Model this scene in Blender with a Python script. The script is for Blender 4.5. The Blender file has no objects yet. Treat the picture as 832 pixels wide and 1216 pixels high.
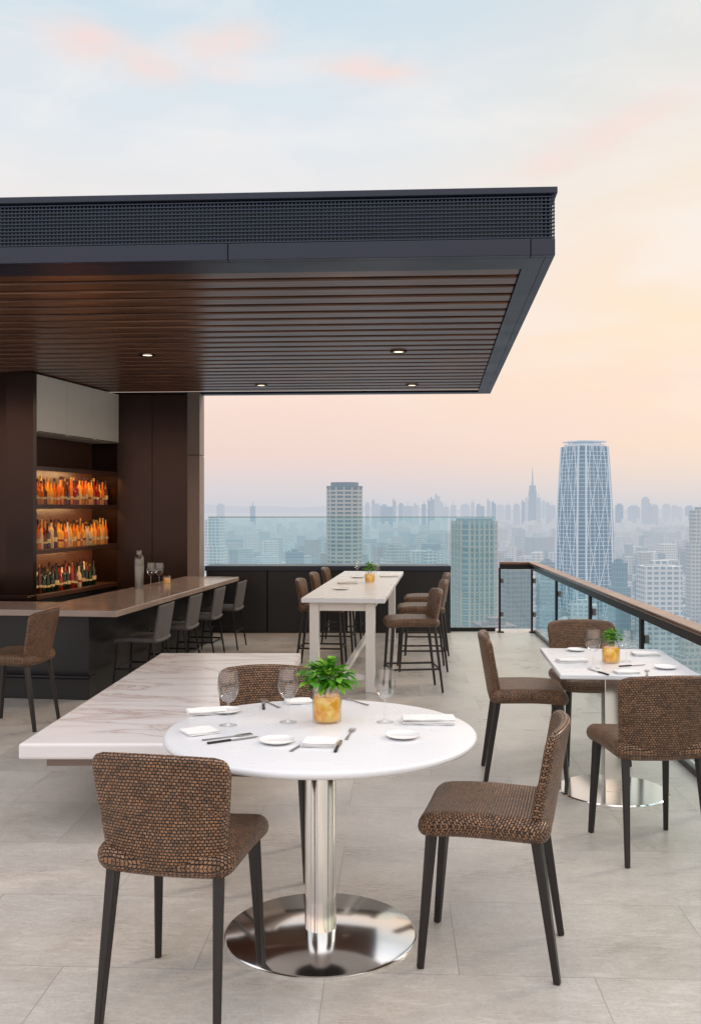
import bpy, bmesh, math, random
from mathutils import Vector, Matrix
R=math.radians; PI=math.pi
random.seed(7)
S=bpy.context.scene; COL=S.collection
# ---------------------------------------------------------------- nodes
def nd(nt,t,ins=None,**at):
    n=nt.nodes.new(t)
    for k,v in at.items(): setattr(n,k,v)
    for k,v in (ins or {}).items():
        s=n.inputs[k]
        if isinstance(v,bpy.types.NodeSocket): nt.links.new(v,s)
        else: s.default_value=v
    return n
def mth(nt,op,a,b=0.0,c=None,clamp=False):
    i={0:a,1:b}
    if c is not None: i[2]=c
    n=nd(nt,'ShaderNodeMath',i,operation=op); n.use_clamp=clamp
    return n.outputs[0]
def mixc(nt,f,a,b,bt='MIX'):
    n=nd(nt,'ShaderNodeMix',None,data_type='RGBA',blend_type=bt)
    for k,v in ((0,f),(6,a),(7,b)):
        if isinstance(v,bpy.types.NodeSocket): nt.links.new(v,n.inputs[k])
        else: n.inputs[k].default_value=v
    return n.outputs[2]
def ramp(nt,f,stops,interp='LINEAR'):
    n=nd(nt,'ShaderNodeValToRGB',{0:f}); cr=n.color_ramp; cr.interpolation=interp
    while len(cr.elements)<len(stops): cr.elements.new(.5)
    for e,(p,c) in zip(cr.elements,stops): e.position=p; e.color=c
    return n.outputs[0]
def s2l(c): 
    f=lambda v:(v/12.92 if v<=.04045 else ((v+.055)/1.055)**2.4)
    return (f(c[0]/255),f(c[1]/255),f(c[2]/255),1)
def g(v): return (v,v,v,1)
def newmat(name):
    m=bpy.data.materials.new(name); m.use_nodes=True; nt=m.node_tree; nt.nodes.clear()
    out=nt.nodes.new('ShaderNodeOutputMaterial'); return m,nt,out
def pmat(name,col,rough=.5,metal=0,spec=.5,bump=0,bscale=40,var=.0,vscale=6,emis=None,estr=0,coat=0):
    m,nt,out=newmat(name)
    b=nd(nt,'ShaderNodeBsdfPrincipled',{'Base Color':col,'Roughness':rough,'Metallic':metal,'Specular IOR Level':spec,'Coat Weight':coat})
    tc=nd(nt,'ShaderNodeTexCoord').outputs['Object']
    if var:
        n=nd(nt,'ShaderNodeTexNoise',{'Vector':tc,'Scale':vscale,'Detail':5.0}).outputs[0]
        nt.links.new(mixc(nt,mth(nt,'MULTIPLY',n,1.0),tuple(c*(1-var) for c in col[:3])+(1,),tuple(min(1,c*(1+var)) for c in col[:3])+(1,)),b.inputs['Base Color'])
        nt.links.new(mth(nt,'ADD',mth(nt,'MULTIPLY',n,.25),max(0,rough-.12)),b.inputs['Roughness'])
    if bump:
        n=nd(nt,'ShaderNodeTexNoise',{'Vector':tc,'Scale':bscale,'Detail':4.0}).outputs[0]
        bp=nd(nt,'ShaderNodeBump',{'Height':n,'Strength':bump,'Distance':.01})
        nt.links.new(bp.outputs[0],b.inputs['Normal'])
    if emis: b.inputs['Emission Color'].default_value=emis; b.inputs['Emission Strength'].default_value=estr
    nt.links.new(b.outputs[0],out.inputs[0]); return m
M={}
M['leg']=pmat('dark_wood',s2l((28,21,21)),.38,var=.25,vscale=30)
M['steel']=pmat('brushed_steel',(.84,.81,.78,1),.13,1)
M['steel2']=pmat('dark_steel',(.17,.16,.15,1),.3,1)
M['quartz']=pmat('white_quartz',(.70,.70,.725,1),.28,var=.015,vscale=2)
M['paint']=pmat('cream_paint',(.70,.66,.62,1),.45,var=.05)
M['navy']=pmat('navy_metal',s2l((36,42,58)),.36,.3,var=.08,vscale=2)
M['wire']=pmat('wire_metal',s2l((52,60,74)),.28,.8)
M['black']=pmat('black_panel',s2l((18,18,22)),.35,.1,var=.2,vscale=2)
M['bronze']=pmat('bronze_panel',s2l((60,42,34)),.20,.75,var=.25,vscale=1.2)
M['pillar']=pmat('pillar_stone',s2l((128,112,104)),.5,var=.1)
M['ceil']=pmat('ceiling_dark',s2l((44,29,24)),.6)
M['counter']=pmat('taupe_stone',s2l((150,134,126)),.16,var=.2,vscale=4)
M['cab']=pmat('cabinet_door',s2l((236,228,214)),.35,var=.03)
M['shelfm']=pmat('shelf_walnut',s2l((74,46,34)),.35,var=.2,vscale=10)
M['led']=pmat('led',(1,.8,.5,1),.5,emis=(1,.50,.2,1),estr=6)
M['lamp']=pmat('lamp',(1,.9,.8,1),.5,emis=(1,.8,.6,1),estr=1.6)
M['grey']=pmat('grey_fabric',s2l((78,76,78)),.7,bump=.3,bscale=300,var=.1,vscale=40)
M['metal_dark']=pmat('dark_metal',s2l((28,28,32)),.35,.5)
M['rail']=pmat('rail_wood',s2l((122,92,76)),.22,.35,var=.18,vscale=4)
M['china']=pmat('china',(.78,.78,.78,1),.15,coat=.4)
M['cloth']=pmat('napkin_cloth',(.74,.73,.72,1),.85,bump=.35,bscale=220)
M['cutlery']=pmat('cutlery',(.34,.32,.31,1),.18,1)
M['cutdark']=pmat('cutlery_handle',s2l((30,28,32)),.35,.3)
def glow(name,c,tr=.45):
    m,nt,out=newmat(name)
    a=nd(nt,'ShaderNodeBsdfPrincipled',{'Base Color':c,'Roughness':.08,'Coat Weight':.6})
    t=nd(nt,'ShaderNodeBsdfTranslucent',{'Color':c})
    mx=nd(nt,'ShaderNodeMixShader',{0:tr,1:a.outputs[0],2:t.outputs[0]})
    nt.links.new(mx.outputs[0],out.inputs[0]); return m
for k,c in dict(amberb=(224,124,28),redb=(160,34,20),honey=(248,186,60),clear=(226,206,170),greenb=(26,44,28),brownb=(110,50,22)).items():
    M[k]=glow('bottle_'+k,s2l(c))
M['paper']=pmat('bottle_paper',s2l((214,186,130)),.7)
M['paper2']=pmat('bottle_paper_red',s2l((140,36,28)),.7)
M['cap']=pmat('bottle_cap',s2l((46,18,16)),.3,.3)
M['cap2']=pmat('bottle_cap_gold',s2l((170,130,70)),.3,.7)
def amberm():
    m,nt,out=newmat('amber_filling')
    tc=nd(nt,'ShaderNodeTexCoord').outputs['Object']
    n=nd(nt,'ShaderNodeTexNoise',{'Vector':tc,'Scale':24.0,'Detail':3.0,'Distortion':.8}).outputs[0]
    c=ramp(nt,n,[(.35,s2l((232,160,14))),(.5,s2l((252,204,44))),(.65,s2l((255,236,130)))])
    a=nd(nt,'ShaderNodeBsdfPrincipled',{'Base Color':c,'Roughness':.1,'Coat Weight':.7})
    t=nd(nt,'ShaderNodeBsdfTranslucent',{'Color':c})
    tp=nd(nt,'ShaderNodeBsdfTransparent',{'Color':s2l((255,224,120))})
    mx=nd(nt,'ShaderNodeMixShader',{0:.35,1:a.outputs[0],2:t.outputs[0]})
    mx=nd(nt,'ShaderNodeMixShader',{0:.3,1:mx.outputs[0],2:tp.outputs[0]})
    nt.links.new(mx.outputs[0],out.inputs[0]); return m
M['amber']=amberm()
def slatmat():
    m,nt,out=newmat('slat_wood')
    tc=nd(nt,'ShaderNodeTexCoord').outputs['Object']
    mp=nd(nt,'ShaderNodeMapping',{'Vector':tc,'Scale':(.6,14,14)}).outputs[0]
    n=nd(nt,'ShaderNodeTexNoise',{'Vector':mp,'Scale':3.0,'Detail':6.0}).outputs[0]
    c=ramp(nt,n,[(.3,s2l((66,43,33))),(.55,s2l((106,71,53))),(.75,s2l((150,102,72)))])
    b=nd(nt,'ShaderNodeBsdfPrincipled',{'Base Color':c,'Roughness':.28})
    nt.links.new(b.outputs[0],out.inputs[0]); return m
M['slat']=slatmat()
def wicker():
    m,nt,out=newmat('woven_rattan')
    uv=nd(nt,'ShaderNodeTexCoord').outputs['UV']
    w=nd(nt,'ShaderNodeTexNoise',{'Vector':uv,'Scale':45.0,'Detail':2.0})
    uvd=nd(nt,'ShaderNodeVectorMath',{0:uv,1:nd(nt,'ShaderNodeVectorMath',{0:w.outputs['Color'],3:.005},operation='SCALE').outputs[0]},operation='ADD').outputs[0]
    br=nd(nt,'ShaderNodeTexBrick',{'Vector':uvd,'Color1':s2l((146,104,74)),'Color2':s2l((64,41,32)),'Mortar':s2l((18,12,11)),'Scale':1.0,'Mortar Size':.0021,'Mortar Smooth':1.0,'Brick Width':.0138,'Row Height':.0102,'Bias':-.22})
    n=nd(nt,'ShaderNodeTexNoise',{'Vector':uv,'Scale':230.0,'Detail':3.0}).outputs[0]
    n5=nd(nt,'ShaderNodeTexNoise',{'Vector':uv,'Scale':9.0,'Detail':3.0}).outputs[0]
    c=mixc(nt,ramp(nt,n,[(.52,g(0)),(.66,g(.8))]),br.outputs['Color'],s2l((194,154,116)))
    c=mixc(nt,br.outputs['Fac'],c,s2l((18,12,11)))
    c=mixc(nt,ramp(nt,n5,[(.35,g(.3)),(.65,g(0))]),c,s2l((36,23,19)))
    h=mth(nt,'SUBTRACT',1.0,br.outputs['Fac'])
    bp=nd(nt,'ShaderNodeBump',{'Height':h,'Strength':1.0,'Distance':.006})
    b=nd(nt,'ShaderNodeBsdfPrincipled',{'Base Color':c,'Roughness':.36,'Normal':bp.outputs[0]})
    nt.links.new(b.outputs[0],out.inputs[0]); return m
M['wicker']=wicker()
def marble():
    m,nt,out=newmat('veined_marble')
    tc=nd(nt,'ShaderNodeTexCoord').outputs['Object']
    mp=nd(nt,'ShaderNodeMapping',{'Vector':tc,'Rotation':(0,0,.42),'Scale':(.5,1.9,1)}).outputs[0]
    n=nd(nt,'ShaderNodeTexNoise',{'Vector':mp,'Scale':1.7,'Detail':9.0,'Roughness':.6,'Distortion':.8}).outputs[0]
    v=mth(nt,'ABSOLUTE',mth(nt,'SUBTRACT',n,.5))
    c=ramp(nt,v,[(0,s2l((188,170,166))),(.012,s2l((208,198,196))),(.05,s2l((220,214,214))),(.3,s2l((226,222,223)))])
    b=nd(nt,'ShaderNodeBsdfPrincipled',{'Base Color':c,'Roughness':.25})
    nt.links.new(b.outputs[0],out.inputs[0]); return m
M['marble']=marble()
def floorm():
    m,nt,out=newmat('stone_tiles')
    tc=nd(nt,'ShaderNodeTexCoord').outputs['Object']
    mp=nd(nt,'ShaderNodeMapping',{'Vector':tc,'Rotation':(0,0,.045),'Location':(.23,.35,0)}).outputs[0]
    br=nd(nt,'ShaderNodeTexBrick',{'Vector':mp,'Color1':g(.25),'Color2':g(.75),'Mortar':g(0),'Scale':1.0,'Mortar Size':.002,'Mortar Smooth':.3,'Brick Width':.9,'Row Height':.6},offset=.5)
    sh=nd(nt,'ShaderNodeVectorMath',{0:mp,1:nd(nt,'ShaderNodeVectorMath',{0:br.outputs['Color'],3:7.0},operation='SCALE').outputs[0]},operation='ADD').outputs[0]
    n1=nd(nt,'ShaderNodeTexNoise',{'Vector':sh,'Scale':2.0,'Detail':8.0,'Roughness':.65}).outputs[0]
    n2=nd(nt,'ShaderNodeTexNoise',{'Vector':mp,'Scale':34.0,'Detail':8.0,'Roughness':.65,'Distortion':2.2}).outputs[0]
    mp3=nd(nt,'ShaderNodeMapping',{'Vector':sh,'Rotation':(0,0,.7),'Scale':(3,16,1)}).outputs[0]
    n3=nd(nt,'ShaderNodeTexNoise',{'Vector':mp3,'Scale':2.4,'Detail':7.0,'Distortion':2.0}).outputs[0]
    c=ramp(nt,n1,[(.3,s2l((170,161,153))),(.5,s2l((189,181,173))),(.7,s2l((202,194,187)))])
    c=mixc(nt,.18,c,br.outputs['Color'],'SOFT_LIGHT')
    c=mixc(nt,mth(nt,'MULTIPLY',ramp(nt,n2,[(.42,g(0)),(.66,g(1))]),.34),c,s2l((146,136,128)))
    c=mixc(nt,mth(nt,'MULTIPLY',ramp(nt,n3,[(.5,g(0)),(.7,g(1))]),.34),c,s2l((220,213,206)))
    c=mixc(nt,mth(nt,'MULTIPLY',br.outputs['Fac'],.65),c,s2l((142,134,128)))
    ro=mth(nt,'ADD',mth(nt,'MULTIPLY',n1,.38),mth(nt,'ADD',mth(nt,'MULTIPLY',n3,.25),.02))
    h=mth(nt,'SUBTRACT',mth(nt,'ADD',mth(nt,'MULTIPLY',n2,.5),mth(nt,'MULTIPLY',n3,.6)),br.outputs['Fac'])
    bp=nd(nt,'ShaderNodeBump',{'Height':h,'Strength':.32,'Distance':.006})
    b=nd(nt,'ShaderNodeBsdfPrincipled',{'Base Color':c,'Roughness':ro,'Normal':bp.outputs[0]})
    nt.links.new(b.outputs[0],out.inputs[0]); return m
M['floor']=floorm()
def glassm(name,tint,lo=.04,hi=.7,pw=3.5,rough=.0):
    m,nt,out=newmat(name)
    tr=nd(nt,'ShaderNodeBsdfTransparent',{'Color':tint})
    gl=nd(nt,'ShaderNodeBsdfGlossy',{'Color':(.95,.98,1,1),'Roughness':rough})
    f=nd(nt,'ShaderNodeLayerWeight',{0:.5}).outputs['Facing']
    f=mth(nt,'MULTIPLY_ADD',mth(nt,'POWER',f,pw),hi,lo,clamp=True)
    mx=nd(nt,'ShaderNodeMixShader',{0:f,1:tr.outputs[0],2:gl.outputs[0]})
    nt.links.new(mx.outputs[0],out.inputs[0]); return m
M['railglass']=glassm('teal_glass',(.88,.965,.965,1),.03,.35,4)
M['glassedge']=pmat('glass_edge',s2l((140,184,188)),.2)
def crystalm():
    m,nt,out=newmat('crystal')
    f=nd(nt,'ShaderNodeLayerWeight',{0:.5}).outputs['Facing']
    tint=mixc(nt,mth(nt,'POWER',f,4.),(.975,.98,.985,1),(.34,.36,.38,1))
    tr=nd(nt,'ShaderNodeBsdfTransparent',{'Color':tint})
    gl=nd(nt,'ShaderNodeBsdfGlossy',{'Color':(1,1,1,1),'Roughness':.0})
    ff=mth(nt,'MULTIPLY_ADD',mth(nt,'POWER',f,3.5),.6,.09,clamp=True)
    mx=nd(nt,'ShaderNodeMixShader',{0:ff,1:tr.outputs[0],2:gl.outputs[0]})
    nt.links.new(mx.outputs[0],out.inputs[0]); return m
M['crystal']=crystalm()
def leafm():
    m,nt,out=newmat('leaf_green')
    ri=nd(nt,'ShaderNodeNewGeometry').outputs['Random Per Island']
    c=ramp(nt,ri,[(0,s2l((40,98,24))),(.6,s2l((84,150,36))),(1,s2l((150,200,68)))])
    b=nd(nt,'ShaderNodeBsdfPrincipled',{'Base Color':c,'Roughness':.4})
    t=nd(nt,'ShaderNodeBsdfTranslucent',{'Color':c})
    mx=nd(nt,'ShaderNodeMixShader',{0:.4,1:b.outputs[0],2:t.outputs[0]})
    nt.links.new(mx.outputs[0],out.inputs[0]); return m
M['leaf']=leafm()
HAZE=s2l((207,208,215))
def paint_haze(nt,shader,out,D=1750.,lo=.14):  # aerial haze painted into the material: glowing haze colour mixed in with distance
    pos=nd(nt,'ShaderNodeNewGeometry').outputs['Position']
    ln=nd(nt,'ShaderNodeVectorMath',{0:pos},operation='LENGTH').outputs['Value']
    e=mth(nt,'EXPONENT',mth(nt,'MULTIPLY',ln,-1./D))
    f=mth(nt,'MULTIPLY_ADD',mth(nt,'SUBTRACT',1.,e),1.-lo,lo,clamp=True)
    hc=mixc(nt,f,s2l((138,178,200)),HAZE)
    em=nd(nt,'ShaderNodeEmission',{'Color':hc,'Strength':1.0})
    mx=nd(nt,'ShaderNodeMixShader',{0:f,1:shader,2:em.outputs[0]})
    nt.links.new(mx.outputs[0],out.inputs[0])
def facade(name,wall,win,fh=3.6,fw=3.4,D=2000.,island=False,vz=.45,vx=.3):
    m,nt,out=newmat(name)
    tc=nd(nt,'ShaderNodeTexCoord').outputs['Object']
    sp=nd(nt,'ShaderNodeSeparateXYZ',{0:tc}); 
    a=mth(nt,'GREATER_THAN',mth(nt,'FRACT',mth(nt,'DIVIDE',sp.outputs[2],fh)),vz)
    b_=mth(nt,'GREATER_THAN',mth(nt,'FRACT',mth(nt,'DIVIDE',mth(nt,'ADD',sp.outputs[0],sp.outputs[1]),fw)),vx)
    nz=nd(nt,'ShaderNodeSeparateXYZ',{0:nd(nt,'ShaderNodeNewGeometry').outputs['Normal']}).outputs[2]
    vert=mth(nt,'LESS_THAN',nz,.5)
    f=mth(nt,'MULTIPLY',mth(nt,'MULTIPLY',a,b_),vert)
    wc=wall
    ri=nd(nt,'ShaderNodeNewGeometry').outputs['Random Per Island']
    if island:
        wc=ramp(nt,ri,[(0,s2l((96,110,124))),(.25,s2l((176,172,168))),(.45,s2l((226,216,204))),(.6,s2l((156,112,96))),(.75,s2l((200,194,188))),(1,s2l((74,104,116)))])
    else: wc=mixc(nt,mth(nt,'MULTIPLY',ri,.35),wall,s2l((112,112,116)))
    vn=nd(nt,'ShaderNodeTexNoise',{'Vector':tc,'Scale':.35,'Detail':3.0}).outputs[0]
    c=mixc(nt,mth(nt,'MULTIPLY',f,mth(nt,'ADD',mth(nt,'MULTIPLY',vn,.5),.5)),wc,win)
    b=nd(nt,'ShaderNodeBsdfPrincipled',{'Base Color':c,'Roughness':.5})
    paint_haze(nt,b.outputs[0],out,D); return m
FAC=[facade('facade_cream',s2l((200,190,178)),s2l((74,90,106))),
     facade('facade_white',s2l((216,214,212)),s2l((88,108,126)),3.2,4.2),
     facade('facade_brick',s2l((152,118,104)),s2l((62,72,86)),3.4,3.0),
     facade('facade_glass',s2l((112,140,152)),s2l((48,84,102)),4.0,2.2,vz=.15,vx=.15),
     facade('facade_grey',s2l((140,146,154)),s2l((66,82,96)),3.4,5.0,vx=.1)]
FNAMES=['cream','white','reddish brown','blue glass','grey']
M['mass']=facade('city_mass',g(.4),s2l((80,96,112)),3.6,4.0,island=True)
def hz(name,col,rough=.5,D=1750.,lo=.14):
    m,nt,out=newmat(name)
    b=nd(nt,'ShaderNodeBsdfPrincipled',{'Base Color':col,'Roughness':rough}); paint_haze(nt,b.outputs[0],out,D,lo); return m
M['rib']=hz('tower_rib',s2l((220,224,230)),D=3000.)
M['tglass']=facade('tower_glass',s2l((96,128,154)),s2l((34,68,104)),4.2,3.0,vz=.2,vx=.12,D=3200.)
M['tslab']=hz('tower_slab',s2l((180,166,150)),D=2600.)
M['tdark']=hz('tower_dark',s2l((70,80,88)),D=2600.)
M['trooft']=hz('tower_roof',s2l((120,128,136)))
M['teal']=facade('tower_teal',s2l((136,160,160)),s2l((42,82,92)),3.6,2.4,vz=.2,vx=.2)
def groundm():
    m,nt,out=newmat('city_ground')
    tc=nd(nt,'ShaderNodeTexCoord').outputs['Object']
    v=nd(nt,'ShaderNodeTexVoronoi',{'Vector':tc,'Scale':.03},distance='CHEBYCHEV')
    n=nd(nt,'ShaderNodeTexNoise',{'Vector':tc,'Scale':.006,'Detail':6.0}).outputs[0]
    c=ramp(nt,nd(nt,'ShaderNodeSeparateXYZ',{0:v.outputs['Color']}).outputs[0],[(0,s2l((60,78,72))),(.4,s2l((104,108,112))),(.7,s2l((150,144,138))),(1,s2l((82,94,100)))])
    c=mixc(nt,ramp(nt,n,[(.45,g(0)),(.6,g(.7))]),c,s2l((56,78,66)))
    b=nd(nt,'ShaderNodeBsdfPrincipled',{'Base Color':c,'Roughness':.9})
    paint_haze(nt,b.outputs[0],out); return m
M['ground']=groundm()
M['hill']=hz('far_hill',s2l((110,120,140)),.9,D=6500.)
# ---------------------------------------------------------------- mesh helpers
def box(bm,x0,x1,y0,y1,z0,z1,mat=None,top=1.0):
    cx,cy=(x0+x1)/2,(y0+y1)/2
    P=[]
    for z,s in ((z0,1),(z1,top)):
        for x,y in ((x0,y0),(x1,y0),(x1,y1),(x0,y1)):
            p=Vector((cx+(x-cx)*s,cy+(y-cy)*s,z)); P.append(bm.verts.new(mat@p if mat else p))
    for f in ((3,2,1,0),(4,5,6,7),(0,1,5,4),(1,2,6,5),(2,3,7,6),(3,0,4,7)): bm.faces.new([P[i] for i in f])
def prism(bm,pts,z0,z1,mat=None):
    a=[Vector((x,y,z0)) for x,y in pts]; b=[Vector((x,y,z1)) for x,y in pts]
    if mat: a=[mat@p for p in a]; b=[mat@p for p in b]
    a=[bm.verts.new(p) for p in a]; b=[bm.verts.new(p) for p in b]; n=len(pts)
    bm.faces.new(a[::-1]); bm.faces.new(b)
    for i in range(n): bm.faces.new((a[i],a[(i+1)%n],b[(i+1)%n],b[i]))
def tube(bm,p0,p1,r0,r1=None,seg=10,rot=0):
    r1=r0 if r1 is None else r1; p0=Vector(p0); p1=Vector(p1); d=(p1-p0).normalized()
    u=d.cross(Vector((0,0,1))); 
    if u.length<1e-3: u=Vector((1,0,0))
    u.normalize(); v=d.cross(u)
    a=[];b=[]
    for i in range(seg):
        t=2*PI*i/seg+rot; o=u*math.cos(t)+v*math.sin(t)
        a.append(bm.verts.new(p0+o*r0)); b.append(bm.verts.new(p1+o*r1))
    bm.faces.new(a[::-1]); bm.faces.new(b)
    for i in range(seg): bm.faces.new((a[i],a[(i+1)%seg],b[(i+1)%seg],b[i]))
def lathe(bm,prof,seg=24,c=(0,0,0)):
    rings=[]
    for r,z in prof:
        if r<1e-5: rings.append([bm.verts.new((c[0],c[1],c[2]+z))])
        else: rings.append([bm.verts.new((c[0]+r*math.cos(2*PI*i/seg),c[1]+r*math.sin(2*PI*i/seg),c[2]+z)) for i in range(seg)])
    for A,B in zip(rings,rings[1:]):
        for i in range(seg):
            j=(i+1)%seg
            if len(A)==1 and len(B)==1: continue
            if len(A)==1: bm.faces.new((A[0],B[j],B[i]))
            elif len(B)==1: bm.faces.new((A[i],A[j],B[0]))
            else: bm.faces.new((A[i],A[j],B[j],B[i]))
def slab(bm,hw,hh,T,RR,f,n=10):
    uvl=bm.loops.layers.uv.verify(); r=T/2
    def axis(h):
        e=[0,.08*r,.3*r,.65*r,r]; inn=h-r
        L=[-h+x for x in e]+[-inn+2*inn*i/n for i in range(1,n)]+[h-x for x in e[::-1]]
        return L
    ax=axis(hw); ay=axis(hh); G={}
    for s in (1,-1):
        for i,x in enumerate(ax):
            for j,y in enumerate(ay):
                d=max(0,min(hw-abs(x),hh-abs(y)))
                rim=d<1e-7
                if rim and s==-1: G[(i,j,-1)]=G[(i,j,1)]; continue
                half=r if d>=r else math.sqrt(max(0,r*r-(r-d)**2))
                a=(abs(x)-(hw-RR))/RR; b=(abs(y)-(hh-RR))/RR; X,Y=x,y
                if a>0 and b>0:
                    k=max(a,b)/math.hypot(a,b)
                    X=math.copysign(hw-RR+a*k*RR,x); Y=math.copysign(hh-RR+b*k*RR,y)
                G[(i,j,s)]=(bm.verts.new(f(X,Y,half*s)),X,Y,half*s)
    for s in (1,-1):
        for i in range(len(ax)-1):
            for j in range(len(ay)-1):
                q=[G[(i,j,s)],G[(i+1,j,s)],G[(i+1,j+1,s)],G[(i,j+1,s)]]
                if s==-1: q=q[::-1]
                try: fc=bm.faces.new([v[0] for v in q])
                except ValueError: continue
                for lp,v in zip(fc.loops,q):
                    ox=(r-abs(v[3])) ; lp[uvl].uv=(v[1]+math.copysign(ox,v[1])*.5,v[2]+math.copysign(ox,v[2])*.5)
def obj(name,bm,mat,parent=None,smooth=True,bevel=0,loc=None,seg=2):
    me=bpy.data.meshes.new(name); bmesh.ops.recalc_face_normals(bm,faces=bm.faces[:]) if smooth!='raw' else None
    bm.to_mesh(me); bm.free()
    for m in (mat if isinstance(mat,list) else [mat]): me.materials.append(m)
    if smooth: 
        me.polygons.foreach_set('use_smooth',[True]*len(me.polygons)); me.set_sharp_from_angle(angle=R(38))
    o=bpy.data.objects.new(name,me); COL.objects.link(o)
    if parent: o.parent=parent
    if loc: o.location=loc
    if bevel:
        b=o.modifiers.new('bevel','BEVEL'); b.width=bevel; b.segments=seg; b.limit_method='ANGLE'; b.angle_limit=R(50)
    return o
def tag(o,label,cat,group=None,kind=None):
    if label: o['label']=label
    if cat: o['category']=cat
    if group: o['group']=group
    if kind: o['kind']=kind
    return o
def thing(name,label,cat,loc=(0,0,0),rz=0,group=None):
    o=bpy.data.objects.new(name,None); COL.objects.link(o); o.empty_display_size=.1
    o.location=loc; o.rotation_euler=(0,0,rz); return tag(o,label,cat,group)
def dup(root,loc,rz,label,group=None):
    r=root.copy(); COL.objects.link(r); r.location=loc; r.rotation_euler=(0,0,rz); r['label']=label
    if group: r['group']=group
    for ch in list(root.children):
        c=ch.copy(); COL.objects.link(c); c.parent=r
        for k in ch.children:
            d=k.copy(); COL.objects.link(d); d.parent=c
    return r
NB=bmesh.new
# ---------------------------------------------------------------- setting
def railx(y): return 1.75+.043*y
b=NB(); prism(b,[(-9,-5),(railx(-5)+.12,-5),(railx(12.4)+.12,12.45),(-9,12.45)],-.45,0)
tag(obj('terrace_floor',b,M['floor'],smooth=False),'light grey stone tile floor of the rooftop terrace','floor',kind='structure')
b=NB(); s=40000; vs=[b.verts.new(p) for p in ((-s,-s,-110),(s,-s,-110),(s,s,-110),(-s,s,-110))]; b.faces.new(vs)
tag(obj('ground',b,M['ground'],smooth=False),'hazy city ground far below reaching the horizon','ground',kind='structure')
b=NB(); prev=None
for i in range(161):
    x=-14000+28000*i/160; h=-40+70*math.sin(i*.11)+45*math.sin(i*.31+1)+20*math.sin(i*.9)
    h=max(h,-100)*.6+10
    cur=[b.verts.new((x,17000,-112)),b.verts.new((x,17800,h)),b.verts.new((x,19500,-112))]
    if prev: b.faces.new((prev[0],cur[0],cur[1],prev[1])); b.faces.new((prev[1],cur[1],cur[2],prev[2]))
    prev=cur
tag(obj('hills',b,M['hill']),'faint blue hills on the horizon','hills',kind='structure')
# ---------------------------------------------------------------- city
TW=[(-5.5,900,30),(77,600,26),(243,1000,50)]
def free(x,y,r):
    return all(math.hypot(x-a,y-c)>r+d for a,c,d in TW)
t=thing('residential_tower','round beige residential tower with stacked balcony bands left of centre beyond the glass','tower',(-5.5,900,-110),.2)
b=NB(); lathe(b,[(0,0),(15,0),(15,128),(0,128)],40); obj('core',b,M['tdark'],t)
b=NB()
for k in range(34): 
    z=2+k*3.75; lathe(b,[(14,z),(16.6,z),(16.6,z+1.5),(14,z+1.5)],40)
obj('floor_bands',b,M['tslab'],t)
b=NB()
for k in range(14):
    a=2*PI*k/14; m=Matrix.Rotation(a,4,'Z'); box(b,15.6,17.0,-.6,.6,0,130,m)
obj('pilasters',b,M['tslab'],t)
b=NB(); lathe(b,[(16.2,128),(17,129.5),(17,131),(13,131),(13,134.5),(0,134.5)],40); obj('crown',b,M['tdark'],t)
t=thing('residential_tower','tall teal and grey residential tower seen close behind the glass balustrade corner','tower',(77,600,-110),.25)
b=NB(); prism(b,[(-11,-9),(-8,-12),(8,-12),(11,-9),(11,9),(8,12),(-8,12),(-11,9)],0,101); obj('core',b,M['teal'],t)
b=NB()
for k in range(28):
    z=3+k*3.5; prism(b,[(-11.5,-9.2),(-8.3,-12.5),(8.3,-12.5),(11.5,-9.2),(11.5,9.2),(8.3,12.5),(-8.3,12.5),(-11.5,9.2)],z,z+.7)
obj('floor_bands',b,M['tslab'],t)
b=NB()
for x in (-8,-4.8,-1.6,1.6,4.8,8): box(b,x-.5,x+.5,-13.1,-12,0,103)
for y in (-8,-3,3,8):
    box(b,11,12.2,y-.5,y+.5,0,103); box(b,-12.2,-11,y-.5,y+.5,0,103)
obj('pilasters',b,M['tslab'],t)
b=NB(); prism(b,[(-9,-8),(9,-8),(9,8),(-9,8)],101,104.5); obj('crown',b,M['trooft'],t)
t=thing('skyscraper','tall tapering blue glass skyscraper with white lattice ribs and slim crown at right','skyscraper',(243,1000,-110),.45)
def hwid(z): 
    u=z/174; return 22.5*(1-.17*u**2.4)*(1+.03*math.sin(PI*u))
def sec(z,k=1.0,c=.28):
    h=hwid(z)*k; q=h*c; return [(-h,-h+q),(-h+q*.3,-h+q*.3),(-h+q,-h),(h-q,-h),(h-q*.3,-h+q*.3),(h,-h+q),(h,h-q),(h-q*.3,h-q*.3),(h-q,h),(-h+q,h),(-h+q*.3,h-q*.3),(-h,h-q)]
b=NB(); rings=[]
for i in range(25):
    z=174*i/24; rings.append([b.verts.new((x,y,z)) for x,y in sec(z)])
for A_,B in zip(rings,rings[1:]):
    for i in range(12): b.faces.new((A_[i],A_[(i+1)%12],B[(i+1)%12],B[i]))
b.faces.new(rings[-1]); obj('glass_body',b,M['tglass'],t,smooth=False)
b=NB()
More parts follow.
